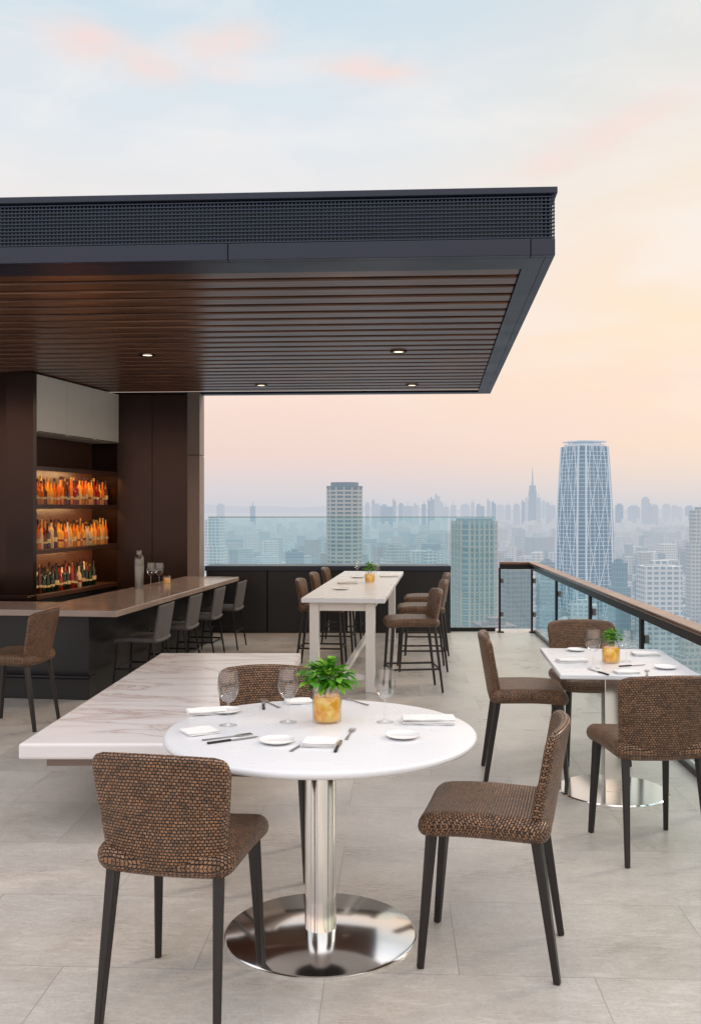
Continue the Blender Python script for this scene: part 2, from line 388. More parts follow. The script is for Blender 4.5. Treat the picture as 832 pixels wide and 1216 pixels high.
for f in range(4):
    m=Matrix.Rotation(f*PI/2,4,'Z')
    for u in (-.74,-.5,-.25,0,.25,.5,.74):
        for i in range(16):
            z0,z1=174*i/16,174*(i+1)/16
            w0,w1=hwid(z0),hwid(z1); rr=.95 if abs(u)==.74 else .35
            tube(b,m@Vector((u*w0,-w0-.3,z0)),m@Vector((u*w1,-w1-.3,z1)),rr,rr,4)
    for sg in (-1,1):
        for o_ in range(3):
            for i in range(24):
                z0,z1=174*i/24,174*(i+1)/24
                def uu(z): return sg*.72*math.cos(PI*(z/174*1.0+o_*.33))
                w0,w1=hwid(z0),hwid(z1)
                tube(b,m@Vector((uu(z0)*w0,-w0-.5,z0)),m@Vector((uu(z1)*w1,-w1-.5,z1)),.4,.4,4)
obj('ribs',b,M['rib'],t)
b=NB()
for k in range(42):
    z=4+k*4; prism(b,sec(z,1.012),z,z+.45)
obj('floor_bands',b,M['rib'],t,smooth=False)
b=NB(); prism(b,sec(174,.86),174,176.5); prism(b,sec(174,.93),178.5,179.6)
for k in range(12):
    a=2*PI*k/12; tube(b,(15*math.cos(a),15*math.sin(a),174),(17.0*math.cos(a),17.0*math.sin(a),180.5),.45,.3,5)
obj('crown',b,M['rib'],t)
def px(x,y,Y): return ((x-416)*Y/1143, Y, 1.575+(602-y)*Y/1143)
Y=4800; x,_,zt=px(632,576,Y)
t=thing('skyscraper','slender far skyscraper with a needle spire on the hazy skyline','skyscraper',(x,Y,-110))
FM=hz('far_tower',s2l((104,124,150)),.6,D=4300.); FM2=hz('far_tower_pale',s2l((110,132,156)),.6,D=3000.)
b=NB(); box(b,-20,20,-20,20,0,zt+80,top=.85); box(b,-14,14,-14,14,zt+80,zt+108); obj('shaft',b,FM,t,smooth=False)
b=NB(); tube(b,(0,0,zt+105),(0,0,zt+110+90),5,.8,8); obj('spire',b,FM,t)
sk=[(262,599,9),(300,600,6),(436,597,5),(443,594,4),(447,599,10),(459,601,14),(468,594,4),(476,598,6),(484,600,12),(494,599,6),(503,598,5),(509,594,3),(513,592,5),(519,588,6),(524,596,4),(529,601,7),(538,599,6),(552,599,10),(561,596,4),(570,600,9),(580,594,4),(586,597,5),(594,600,8),(603,599,6),(613,599,7),(621,595,4),(626,592,5),(639,590,5),(645,594,4),(650,597,4),(655,599,7),(735,599,8),(752,601,12),(766,591,8),(771,597,4),(777,600,7),(791,599,8),(803,601,10),(818,601,8)]
for x,y,w in sk:
    Y=random.uniform(4200,6000); X,_,zt=px(x,y,Y); hw=w*Y/1143/2
    b=NB(); H=zt+110; box(b,-hw,hw,-hw*.7,hw*.7,0,H*.97); 
    k=random.random()
    if k<.4: box(b,-hw*.6,hw*.6,-hw*.4,hw*.4,H*.97,H+4)
    elif k<.7: box(b,-hw,hw*.1,-hw*.5,hw*.5,H*.97,H+8,top=.5)
    else: tube(b,(0,0,H*.97),(0,0,H+16),2.5,.8,6)
    tag(obj('skyline_tower',b,random.choice([FM,FM2,FM2]),smooth=False,loc=(X,Y,-110)),'faint grey high rise tower standing on the hazy skyline','high rise','distant skyline towers')
def block(name,X,Y,w,d,H,mi,rz,label,group=None,kind=None):
    b=NB(); st=random.random()
    if st<.35:
        box(b,-w/2,w/2,-d/2,d/2,0,H); box(b,-w*.2,w*.25,-d*.2,d*.2,H,H+3.5); box(b,-w*.42,-w*.3,-d*.3,-d*.1,H,H+2)
    elif st<.7:
        box(b,-w/2,w/2,-d/2,d/2,0,H*.72); box(b,-w*.36,w*.36,-d*.38,d*.38,H*.72,H); box(b,-w*.15,w*.1,-d*.15,d*.15,H,H+3)
    else:
        box(b,-w/2,w*.05,-d/2,d/2,0,H); box(b,w*.05,w/2,-d*.35,d/2,0,H*.82); box(b,-w*.3,-w*.1,-d*.2,d*.1,H,H+3)
    box(b,-w/2-.4,w/2+.4,-d/2-.4,d/2+.4,0,4.5)
    for k in range(5):
        x_,y_=random.uniform(-.4,.3)*w,random.uniform(-.3,.3)*d; s_=random.uniform(.8,2); box(b,x_,x_+s_,y_,y_+s_,H*.7,H+random.uniform(.8,2))
    o=obj(name,b,FAC[mi],smooth=False,loc=(X,Y,-110)); o.rotation_euler=(0,0,rz); TW.append((X,Y,max(w,d)*.72)); return tag(o,label,'building',group,kind)
hp=[(255,617,26,1000,1,'pale slab block rising at the left end of the back glass'),
    (829,606,24,900,0,'beige tower cut by the right edge of the photo'),
    (782,672,44,620,1,'white mid rise block right of the ribbed skyscraper'),
    (735,668,22,760,3,'glass office block just right of the ribbed skyscraper'),
    (612,676,30,700,2,'brown mid rise block beyond the corner of the balustrade'),
    (650,668,20,820,4,'grey block directly left of the ribbed skyscraper'),
    (470,648,26,1100,0,'cream block beyond the glass right of the round tower'),
    (350,655,28,1050,4,'grey block beyond the glass left of the round tower'),
    (510,655,20,900,1,'white block beyond the glass left of the teal tower')]
for x,y,w,Y,mi,lab in hp:
    X,_,zt=px(x,y,Y); W=w*Y/1143; block('city_building',X,Y,W,W*.8,zt+110,mi,random.uniform(-.3,.3),lab)
cnt=0; Y=430
while Y<2300 and cnt<285:
    sp=46+Y*.022; X=-.17*Y+random.uniform(0,sp)
    while X<.44*Y and cnt<285:
        xx,yy=X+random.uniform(-8,8),Y+random.uniform(-12,12)
        w,d=random.uniform(13,30),random.uniform(12,26)
        H=random.choice([10,12,14,16,18,20,24,28,34,random.uniform(38,56)])
        if free(xx,yy,max(w,d)*.6):
            mi=random.choice([0,0,1,1,2,3,4]); sz='low' if H<22 else 'mid rise' if H<36 else 'tall'
            block('city_building',xx,yy,w,d,H,mi,random.choice([.15,.15,.5,-.3]),f'{sz} {FNAMES[mi]} building standing in the hazy city below the terrace',f'{sz} {FNAMES[mi]} city buildings'); cnt+=1
        X+=sp
    Y+=sp*1.25
b=NB()
for k in range(12000):
    Y=1200+8500*random.random()**1.5; X=random.uniform(-.22,.46)*Y
    if Y<2400 and not free(X,Y,16): continue
    w=random.uniform(7,22)*(1+Y/9000); d=w*random.uniform(.6,1.2); H=random.choice([6,8,10,13,17,24,random.uniform(26,60)])
    m=Matrix.Translation((X,Y,-110))@Matrix.Rotation(random.choice([.15,.6,-.3]),4,'Z'); box(b,-w/2,w/2,-d/2,d/2,0,H,m)
for k in range(6500):
    Y=400+1500*random.random(); X=random.uniform(-.2,.46)*Y
    if not free(X,Y,6): continue
    w=random.uniform(5,13); m=Matrix.Translation((X,Y,-110))@Matrix.Rotation(random.choice([.15,.6]),4,'Z'); H=random.uniform(4,12); box(b,-w/2,w/2,-w/2,w/2,0,H,m); box(b,-w*.2,w*.1,-w*.2,w*.1,H,H+1.6,m)
tag(obj('city_sprawl',b,M['mass'],smooth=False),'dense hazy mass of small distant city roofs','city',kind='stuff')
# ---------------------------------------------------------------- canopy (a slightly skewed rectangle in plan)
CR=.060; SH=.030
cz=2.95; t=thing('roof_canopy','dark navy flat roof canopy with mesh fascia over the bar','canopy',(1.116,5.25,cz),-CR)
L=-7.2; Dp=6.45
def cobj(name,b,mat,parent,**k):
    for v in b.verts: v.co.x+=SH*v.co.y
    return obj(name,b,mat,parent,**k)
b=NB()
for x0,x1 in ((L,-4.6),(-4.596,-1.804),(-1.80,-.134),(-.13,0)): box(b,x0,x1,0,.05,0,.092)
box(b,-.05,0,.052,Dp,0,.092)
cobj('fascia',b,M['navy'],t,smooth=False,bevel=.003)
b=NB(); box(b,L,-.052,.052,.30,.0,.03); box(b,-.155,-.052,.302,Dp-.16,0,.03); box(b,L,-.052,Dp-.158,Dp,0,.03); cobj('soffit_frame',b,M['navy'],t,smooth=False)
b=NB(); box(b,L,-.06,.06,Dp-.01,.096,.33); cobj('roof_core',b,M['black'],t,smooth=False)
b=NB(); box(b,L,.012,-.012,Dp,.335,.372); cobj('top_cap',b,M['navy'],t,smooth=False,bevel=.004)
b=NB()
n=330
for i in range(n):
    x=-.005+L*i/n; box(b,x-.0035,x+.0035,.018,.026,.094,.333)
for j in range(12):
    z=.102+.0202*j; box(b,L,0,.010,.017,z-.0032,z+.0032)
for i in range(260):
    y=.03+Dp*i/260; box(b,-.026,-.018,y-.004,y+.004,.094,.333)
for j in range(12):
    z=.102+.0202*j; box(b,-.017,-.010,.01,Dp,z-.0032,z+.0032)
cobj('mesh_screen',b,M['wire'],t,smooth=False)
b=NB(); box(b,L,-.155,.30,Dp-.16,.088,.0955); cobj('ceiling_panel',b,M['ceil'],t,smooth=False)
b=NB(); k=0; y=.31
while y<Dp-.34: box(b,L,-.157,y,y+.165,.010,.055); y+=.245
cobj('ceiling_slats',b,M['slat'],t,smooth=False,bevel=.008)
def w2l(X,Yw):
    c,s_=math.cos(CR),math.sin(CR); dx,dy=X-1.116,Yw-5.25; return (c*dx-s_*dy, s_*dx+c*dy)
for pxx,py in ((175,422),(473,418),(310,462),(489,461)):
    Yw=1143*(cz-1.575)/(602-py); Yw=min(Yw,10.9); Xw=(pxx-416)*Yw/1143; lx,ly=w2l(Xw,Yw)
    b=NB(); lathe(b,[(.045,.004),(.075,.0),(.075,-.012+.02),(.045,.012)],20,(lx,ly,-.004)); f=obj('downlight',b,M['metal_dark'],t)
    b=NB(); lathe(b,[(0,.006),(.044,.006)],20,(lx,ly,-.004)); obj('lens',b,M['lamp'],f)
    ld=bpy.data.lights.new('downlight_lamp','SPOT'); ld.energy=40; ld.color=(1,.70,.44); ld.spot_size=R(120); ld.spot_blend=.8; ld.shadow_soft_size=.05
    lo=bpy.data.objects.new('downlight_lamp',ld); COL.objects.link(lo); lo.location=(lx,ly,-.03); lo.parent=t
# ---------------------------------------------------------------- bar walls
b=NB(); box(b,-7,-3.34,9.86,10.06,0,2.96); tag(obj('bar_wall',b,M['bronze'],smooth=False),'dark bronze wall panel left of the bottle shelves','wall')
t=thing('bar_wall','dark bronze back wall panel right of the bottle shelves','wall',(0,0,0))
b=NB(); box(b,-2.86,-2.42,11.74,11.95,0,2.96); box(b,-2.416,-1.975,11.74,11.95,0,2.96); obj('panel',b,M['bronze'],t,smooth=False,bevel=.003)
b=NB(); box(b,-1.97,-1.82,11.62,11.98,0,2.2); box(b,-1.97,-1.82,11.62,11.98,2.206,2.96); tag(obj('wall_pillar',b,M['pillar'],smooth=False,bevel=.004),'narrow taupe pillar closing the bar wall beside the glass','pillar')
A=Vector((-3.24,9.9,0)); ang=math.atan2(.976,.216); Ls=1.895
t=thing('bar_shelving','tall dark built in bar shelving with bottles and pale upper cupboards','shelving',A,ang)
b=NB(); box(b,-.02,Ls,.34,.38,0,2.96); obj('back_panel',b,M['shelfm'],t,smooth=False)
b=NB(); box(b,-.1,-.022,-.03,.38,0,2.955); obj('side_panel',b,M['bronze'],t,smooth=False,bevel=.004)
b=NB(); box(b,Ls-.02,Ls+.06,-.0,.38,0,2.955); obj('side_panel',b,M['bronze'],t,smooth=False,bevel=.004)
for k in range(3):
    w=(Ls-.02)/3; b=NB(); box(b,k*w+.004,(k+1)*w-.004,-.015,.33,2.35,2.945); dr=obj('cupboard_door',b,M['cab'],t,smooth=False,bevel=.004)
    b=NB(); box(b,k*w+.03,(k+1)*w-.03,-.022,-.0155,2.352,2.36); obj('finger_pull',b,M['metal_dark'],dr,smooth=False)
for z in (2.0,1.60,1.13,.66):
    b=NB(); box(b,-.02,Ls-.022,.012,.338,z-.022,z-.001); box(b,-.02,Ls-.022,-.004,.010,z-.046,z); f=obj('shelf',b,M['shelfm'],t,smooth=False,bevel=.002)
for z in (1.977,1.577,1.107):
    b=NB(); box(b,.02,Ls-.06,.0105,.020,z-.010,z-.002); obj('led_strip',b,M['led'],t,smooth=False)
    ld=bpy.data.lights.new('shelf_lamp','AREA'); ld.shape='RECTANGLE'; ld.size=1.7; ld.size_y=.03; ld.energy=6.5; ld.color=(1,.60,.28)
    lo=bpy.data.objects.new('shelf_lamp',ld); COL.objects.link(lo); lo.parent=t; lo.location=(Ls/2,.04,z-.012); lo.rotation_euler=(R(35),0,0)
b=NB(); box(b,-.02,Ls-.022,.004,.336,0,.605); obj('base_cabinet',b,M['black'],t,smooth=False)
def bottle(kind,mat,h=.3,r=.027):
    t=thing('liquor_bottle','x','bottle')
    b=NB()
    if kind==0: pr=[(0,0),(r,0),(r,h*.6),(r*.8,h*.68),(r*.36,h*.76),(r*.36,h*.93),(0,h*.93)]
    elif kind==1: pr=[(0,0),(r*1.1,0),(r*1.15,h*.5),(r*.6,h*.62),(r*.34,h*.66),(r*.34,h*.9),(0,h*.9)]
    else: pr=[(0,0),(r*.95,0),(r*.95,h*.55),(r*.5,h*.7),(r*.36,h*.8),(r*.36,h*.94),(0,h*.94)]
    lathe(b,pr,14); obj('glass_body',b,M[mat],t)
    b=NB(); lathe(b,[(r*1.16,h*.22),(r*1.16,h*(.30 if kind else .38))],14); obj('paper_wrap',b,M['paper2' if (mat in('clear','honey') and kind==1) else 'paper'],t)
    b=NB(); lathe(b,[(0,h*.89),(r*.42,h*.89),(r*.42,h),(0,h)],10); obj('cap',b,M['cap2' if kind==2 else 'cap'],t)
    return t
cn={'amberb':'amber','redb':'dark red','honey':'honey gold','clear':'clear','greenb':'dark green','brownb':'brown'}
protos={}
def put_bottle(mat,kind,h,lx,ly,z,label,grp):
    key=(mat,kind,h)
    c,s_=math.cos(ang),math.sin(ang); p=(A.x+c*lx-s_*ly,A.y+s_*lx+c*ly,z)
    if key not in protos:
        o=bottle(kind,mat,h); protos[key]=o; o.location=p; o['label']=label; o['group']=grp
    else: dup(protos[key],p,random.random()*6,label,grp)
ordn=['first','second','third','fourth','fifth','sixth','seventh','eighth','ninth','tenth','eleventh','twelfth','thirteenth','fourteenth','fifteenth','sixteenth','seventeenth','eighteenth','nineteenth','twentieth','twenty first','twenty second','twenty third','twenty fourth','twenty fifth','twenty sixth']
for z,n,x1,pal,sh in ((1.60,25,1.78,['redb','amberb','honey','brownb','amberb','honey','redb','brownb'],'upper'),(1.13,25,1.8,['honey','clear','amberb','honey','brownb','honey','amberb'],'middle'),(.66,17,1.5,['greenb','greenb','brownb','clear','greenb','redb'],'lower')):
    for row,ry in (('front',.085),('back',.185)):
        for k in range(n):
            m=random.choice(pal); kd=random.randrange(3); h=random.choice([.25,.27,.29,.31])
            put_bottle(m,kd,h,.05+(x1-.05)*(k+(.5 if row=='back' else 0))/n,ry+random.uniform(-.006,.006),z+.001,f'{cn[m]} bottle, {ordn[k]} from left in the {row} row of the {sh} bar shelf',f'bottles on the {sh} bar shelf')
# ---------------------------------------------------------------- bar counter
t=thing('bar_counter','L shaped bar counter with taupe stone top and black base','bar counter',(0,0,0))
b=NB(); prism(b,[(-6,8.07),(-1.84,7.58),(-1.31,11.3),(-1.95,11.36),(-2.5,8.3),(-6,8.75)],.705,.755); obj('countertop',b,M['counter'],t,smooth=False,bevel=.006)
b=NB(); prism(b,[(-6,8.3),(-2.13,7.84),(-1.62,11.25),(-1.9,11.28),(-2.42,8.36),(-6,8.7)],.0,.703); obj('base',b,M['black'],t,smooth=False,bevel=.004)
b=NB(); tube(b,(-5.9,8.2,.2),(-2.1,7.75,.2),.018); 
for q in (0,.33,.66,1): tube(b,(-5.9+3.8*q,8.2-.45*q,.2),(-5.9+3.8*q,8.32-.45*q,.2),.012)
obj('foot_rail',b,M['metal_dark'],t)
# ---------------------------------------------------------------- parapet and back glass
t=thing('planter_wall','low black parapet wall under the back glass screen','parapet',(0,0,0))
b=NB()
for k in range(4): x=-1.8+k*.765; box(b,x,x+.755,12.02,12.36,0,.775)
obj('panel',b,M['black'],t,smooth=False,bevel=.005)
b=NB(); box(b,-1.815,1.25,11.98,12.40,.777,.84); obj('coping',b,M['navy'],t,smooth=False,bevel=.005)
def gpanel(bm,p,q,z0,z1,th=.012):
    p=Vector(p);q=Vector(q); d=(q-p).normalized(); n_=Vector((-d.y,d.x))*th/2
    prism(bm,[(p+n_)[:],(q+n_)[:],(q-n_)[:],(p-n_)[:]],z0,z1)
t=thing('glass_screen','tall frameless glass wind screen standing on the black parapet','glass screen',(0,0,0))
xs=[-1.80,-.285,1.235]
for a_,c_ in zip(xs,xs[1:]):
    b=NB(); gpanel(b,(a_+.004,12.2),(c_-.004,12.2),.843,1.44); f=obj('glass_pane',b,M['railglass'],t,smooth=False)
b=NB(); gpanel(b,(1.255,12.2),(1.83,12.2),.05,1.44); obj('glass_pane',b,M['railglass'],t,smooth=False)
b=NB(); box(b,-1.8,1.83,12.19,12.21,1.441,1.452); obj('top_edge',b,M['glassedge'],t,smooth=False)
b=NB(); box(b,1.26,1.83,12.17,12.23,0,.048); obj('base_shoe',b,M['metal_dark'],t,smooth=False)
t=thing('glass_balustrade','glass balustrade with bronze handrail and dark posts along the terrace edge','balustrade',(0,0,0))
CY=12.05
pts=[(1.87,12.08),(railx(CY),CY)]+[(railx(y),y) for y in (10.25,8.5,6.75,5.0,3.25,1.5,-.25,-2.0)]
for i,(x,y) in enumerate(pts):
    b=NB(); m=Matrix.Translation((x,y,0))@Matrix.Rotation(-.043,4,'Z'); box(b,-.012,.012,-.03,.03,.0,.81,m); box(b,-.03,.05,-.05,.05,0,.015,m)
    po=obj('post',b,M['metal_dark'],t,smooth=False,bevel=.003)
    for z in (.2,.62):
        b=NB(); box(b,.013,.045,-.035,.035,z,z+.06,m); obj('glass_clamp',b,M['steel2'],po,smooth=False,bevel=.003)
for p,q in zip(pts,pts[1:]):
    P,Q=Vector(p),Vector(q); d=(Q-P).normalized(); off=Vector((.036,0)) if p!=pts[0] else Vector((0,0)); b=NB(); gpanel(b,P+d*.02+off,Q-d*.02+off,.04,.79); obj('glass_pane',b,M['railglass'],t,smooth=False)
b=NB(); e0=pts[-1]; prism(b,[(e0[0]+.02,e0[1]),(e0[0]+.055,e0[1]),(pts[1][0]+.055,CY),(pts[1][0]+.02,CY)],.002,.038); obj('base_channel',b,M['metal_dark'],t,smooth=False)
def sweep(bm,w0,w1,z0,z1):
    c0,c1,e=Vector(pts[0]),Vector(pts[1]),Vector(pts[-1])
    d=(c1-c0).normalized(); nn=Vector((d.y,-d.x))
    def isect(off_x,off_n):
        p=c0+nn*off_n
        s=(1.75+.043*p.y+off_x-p.x)/(d.x-.043*d.y); return p+d*s
    i0=isect(w0,-w0); i1=isect(w1,-w1)
    a=c0+nn*(-w0); z_=c0+nn*(-w1)
    prism(bm,[a[:],i0[:],(e.x+w0,e.y),(e.x+w1,e.y),i1[:],z_[:]],z0,z1)
b=NB(); sweep(b,-.02,.04,.795,.855); obj('rail_channel',b,M['metal_dark'],t,smooth=False)
b=NB(); sweep(b,-.042,.062,.857,.886); obj('handrail',b,M['rail'],t,smooth=False,bevel=.005)
# ---------------------------------------------------------------- seating
def make_chair(name,label,cat,seat=.505,legr=(.025,.0165),footrest=False,back_top=.84,hw=.225,T=.085,grey=False):
    t=thing(name,label,cat); fm=M['grey'] if grey else M['wicker']; lm=M['metal_dark'] if grey else M['leg']
    hd=.225 if not grey else .2
    b=NB(); slab(b,hw,hd,T,.06 if not grey else .03,lambda x,y,tt:Vector((x,y,seat+tt-.010*(1-(x/hw)**2)-.018*max(0,y/hd)**3-.006*max(0,-y/hd))),12); obj('seat',b,fm,t)
    z0=seat-.04 if not grey else seat-.01; hh=(back_top-z0)/2; zc=(z0+back_top)/2; bw=hw*1.0
    tp=.07 if not grey else .0
    b=NB(); slab(b,bw,hh,.036 if not grey else .02,.045 if not grey else .014,lambda x,y,tt:Vector((x*(1-tp+tp*y/hh),-hd+.02-.17*(y+hh)+(.045 if not grey else .012)*(x/bw)**2+tt,zc+y-(.014 if not grey else 0)*(x/bw)**2*(1 if y>0 else 0)+.02*tt)),14); obj('backrest',b,fm,t)
    zb=seat-T/2+.015
    lx=hw-.055 if not grey else hw-.02
    for sx in (-1,1):
        b=NB(); tube(b,(sx*lx,hd-.05,zb),(sx*(lx+.018),hd-.012,0),legr[0],legr[1],4 if not grey else 8,PI/4); obj('leg',b,lm,t,bevel=.005 if not grey else 0)
        b=NB(); tube(b,(sx*lx,-hd+.05,zb),(sx*(lx+.018),-hd-.02,0),legr[0],legr[1],4 if not grey else 8,PI/4); obj('leg',b,lm,t,bevel=.005 if not grey else 0)
    b=NB(); box(b,-lx,lx,-hd+.045,hd-.045,zb-.012,zb+.01); obj('under_frame',b,lm,t,smooth=False)
    if footrest:
        z=.2; b=NB(); q=lx+.018*(1-z/zb); yf=hd-.012-(.038)*z/zb; yr=-hd-.02+.07*z/zb
        for p0,p1 in (((-q,yf,z),(q,yf,z)),((-q,yr,z),(q,yr,z)),((-q,yf,z),(-q,yr,z)),((q,yf,z),(q,yr,z))): tube(b,p0,p1,.009)
        obj('footrest',b,lm,t)
    return t
ch=make_chair('wicker_chair','brown wicker chair seen from behind at the lower left of the round table','chair')
ch['group']='wicker dining chairs'; ch.location=(-.53,3.12,0); ch.rotation_euler=(0,0,-.2)
for x,y,a,l in ((.49,3.415,1.325,'brown wicker chair facing left on the right side of the round table'),
              (-.38,4.23,PI+.04,'brown wicker chair behind the round table facing the camera, beside the marble table'),
              (1.37,4.46,.10,'brown wicker chair seen from behind in front of the square table by the railing'),
              (1.03,5.64,-PI/2-.1,'brown wicker chair facing right on the left side of the square table by the railing'),
              (1.5,6.04,PI,'brown wicker chair half hidden behind the square table by the railing'),
              (-2.42,6.95,PI/2-.15,'brown wicker chair at the left edge before the front of the bar')):
    dup(ch,(x,y,0),a,l,'wicker dining chairs')
st=make_chair('wicker_stool','nearest brown wicker counter stool right of the long table','stool',seat=.60,back_top=.87,legr=(.018,.013),footrest=True,hw=.215,T=.07)
st['group']='wicker counter stools'; st.location=(.52,8.3,0); st.rotation_euler=(0,0,PI/2+.1)
for x,y,a,l in ((.68,9.35,PI/2,'second brown wicker counter stool on the right side of the long table'),(.8,10.35,PI/2-.05,'farthest brown wicker counter stool on the right side of the long table'),
    (-.27,9.5,-PI/2-.1,'nearest brown wicker counter stool on the left side of the long table'),(-.17,10.4,-PI/2-.1,'second brown wicker counter stool on the left side of the long table'),(-.07,11.25,-PI/2-.1,'farthest brown wicker counter stool on the left side of the long table')):
    dup(st,(x,y,0),a,l,'wicker counter stools')
gs=make_chair('bar_chair','nearest low grey bar chair along the right side of the bar counter','bar chair',seat=.45,back_top=.745,legr=(.010,.008),footrest=True,hw=.2,T=.04,grey=True)
gs['group']='grey bar chairs'; gs.location=(-1.80,8.32,0); gs.rotation_euler=(0,0,PI/2-.13)
for x,y,n_ in ((-1.68,9.15,'second'),(-1.56,9.95,'third'),(-1.43,10.8,'farthest')):
    dup(gs,(x,y,0),PI/2-.13,f'{n_} low grey bar chair along the right side of the bar counter','grey bar chairs')
# ---------------------------------------------------------------- tables
t=thing('round_table','round white quartz table on a polished steel pedestal in the foreground','table',(-.11,3.55,0))
b=NB(); lathe(b,[(0,.724),(.555,.724),(.568,.729),(.572,.735),(.572,.743),(.568,.749),(.56,.752),(0,.752)],96); obj('tabletop',b,M['quartz'],t)
b=NB(); lathe(b,[(0,.012),(.0575,.012),(.0575,.715),(.0,.715)],48); obj('pedestal',b,M['steel'],t)
b=NB(); lathe(b,[(0,0),(.352,0),(.352,.007),(.346,.012),(.10,.02),(.062,.026),(0,.026)],96); obj('base_plate',b,M['steel'],t)
b=NB(); lathe(b,[(0,.708),(.2,.708),(.2,.723),(0,.723)],32); obj('mount_plate',b,M['metal_dark'],t)
rz=-.085
t=thing('square_table','rectangular white table on a steel pedestal beside the railing','table',(1.45,5.32,0),rz)
b=NB(); box(b,-.35,.35,-.48,.44,.702,.727); obj('tabletop',b,M['quartz'],t,smooth=False,bevel=.006)
b=NB(); box(b,-.055,.055,-.055,.055,.012,.70); obj('pedestal',b,M['steel'],t,smooth=False,bevel=.006)
b=NB(); lathe(b,[(0,0),(.30,0),(.30,.008),(.294,.014),(0,.018)],72); obj('base_plate',b,M['steel'],t)
t=thing('marble_table','low rectangular veined marble table left behind the round table','table',(0,0,0))
b=NB(); prism(b,[(-1.575,4.56),(-.5,4.56),(-.38,7.4),(-1.46,7.4)],.375,.452); obj('tabletop',b,M['marble'],t,smooth=False,bevel=.014,seg=3)
b=NB(); prism(b,[(-1.47,4.66),(-.6,4.66),(-.5,7.3),(-1.36,7.3)],.32,.373); obj('under_frame',b,M['pillar'],t,smooth=False)
b=NB(); prism(b,[(-1.17,5.1),(-.72,5.1),(-.66,6.9),(-1.1,6.9)],0,.318); obj('pedestal',b,M['pillar'],t,smooth=False,bevel=.004)
t=thing('communal_table','long white counter height table with cream legs in the middle of the terrace','table',(-.08,8.1,0),-.10)
b=NB(); box(b,-.34,.37,0,3.45,.765,.805); obj('tabletop',b,M['quartz'],t,smooth=False,bevel=.006)
for x in (-.24,.24):
    for y in (.12,3.3):
        b=NB(); box(b,x-.04,x+.04,y-.04,y+.04,0,.763); obj('leg',b,M['paint'],t,smooth=False,bevel=.004)
b=NB(); box(b,-.2,.2,.1,.14,.69,.76); box(b,-.2,.2,3.28,3.32,.69,.76); box(b,-.26,-.22,.16,3.26,.69,.76); box(b,.22,.26,.16,3.26,.69,.76); box(b,-.03,.01,.16,3.26,.10,.15); box(b,-.2,.2,.1,.14,.10,.15); obj('apron',b,M['paint'],t,smooth=False)
# ---------------------------------------------------------------- tableware
def glass_proto(name='wine_glass',h=.205,r=.041):
    t=thing(name,'x','wine glass'); 
    b=NB(); lathe(b,[(.035,.002),(.012,.006),(.0045,.014),(.0038,.05),(.0042,h*.40),(.008,h*.435)],28); obj('stem',b,M['crystal'],t)
    b=NB(); lathe(b,[(.004,h*.43),(r*.5,h*.46),(r*.85,h*.56),(r,h*.68),(r*.95,h*.82),(r*.82,h),(r*.79,h)],32); obj('bowl',b,M['crystal'],t)
    return t
GP=None
def glass(x,y,z,label,h=1):
    global GP
    if GP is None: GP=glass_proto(); GP.location=(x,y,z); GP['label']=label; GP['group']='wine glasses'; o=GP
    else: o=dup(GP,(x,y,z),0,label,'wine glasses')
    o.scale=(h,h,h)
def plate(x,y,z,r,label):
    b=NB(); lathe(b,[(0,.001),(r*.6,.001),(r*.95,.008),(r,.011),(r*.99,.013),(r*.93,.0105),(r*.6,.005),(0,.0045)],36)
    tag(obj('small_plate',b,M['china'],loc=(x,y,z)),label,'plate','small white plates')
def napkin(x,y,z,w,d,rz,label,n=3):
    b=NB()
    for k in range(n):
        m=Matrix.Translation((random.uniform(-.004,.004),random.uniform(-.004,.004),0))@Matrix.Rotation(random.uniform(-.05,.05),4,'Z')
        z0=k*.0055+.0005
        slab(b,w/2,d/2,.005,.006,lambda X,Y_,tt,m=m,z0=z0:m@Vector((X,Y_,z0+.0025+tt+.0012*math.sin(X*60+k)*math.sin(Y_*45))),6)
    o=obj('folded_napkin',b,M['cloth'],loc=(x,y,z)); o.rotation_euler=(0,0,rz); tag(o,label,'napkin','folded white napkins')
def knife(x,y,z,rz,label,l=.2):
    t=thing('table_knife',label,'knife',(x,y,z),rz,'table knives')
    b=NB(); prism(b,[(-.005,l*.45),(.006,l*.45),(.009,l*.6),(.008,l*.9),(0,l),(-.005,l*.93)],.001,.003); obj('blade',b,M['cutlery'],t,smooth=False)
    b=NB(); prism(b,[(-.006,0),(.006,0),(.005,l*.45),(-.005,l*.45)],.0005,.007); obj('handle',b,M['cutdark'],t,smooth=False,bevel=.002)
def fork(x,y,z,rz,label,l=.19):
    t=thing('table_fork',label,'fork',(x,y,z),rz,'table forks')
    b=NB(); prism(b,[(-.006,0),(.006,0),(.003,l*.5),(.003,l*.68),(-.003,l*.68),(-.003,l*.5)],.001,.004); obj('handle',b,M['cutlery'],t,smooth=False,bevel=.001)
    b=NB(); prism(b,[(-.004,l*.66),(.004,l*.66),(.011,l*.74),(.011,l*.79),(-.011,l*.79),(-.011,l*.74)],.002,.005)
    for q in (-.0095,-.0032,.0032,.0095): prism(b,[(q-.0015,l*.785),(q+.0015,l*.785),(q+.001,l),(q-.001,l)],.002,.005)
    obj('tines',b,M['cutlery'],t,smooth=False)
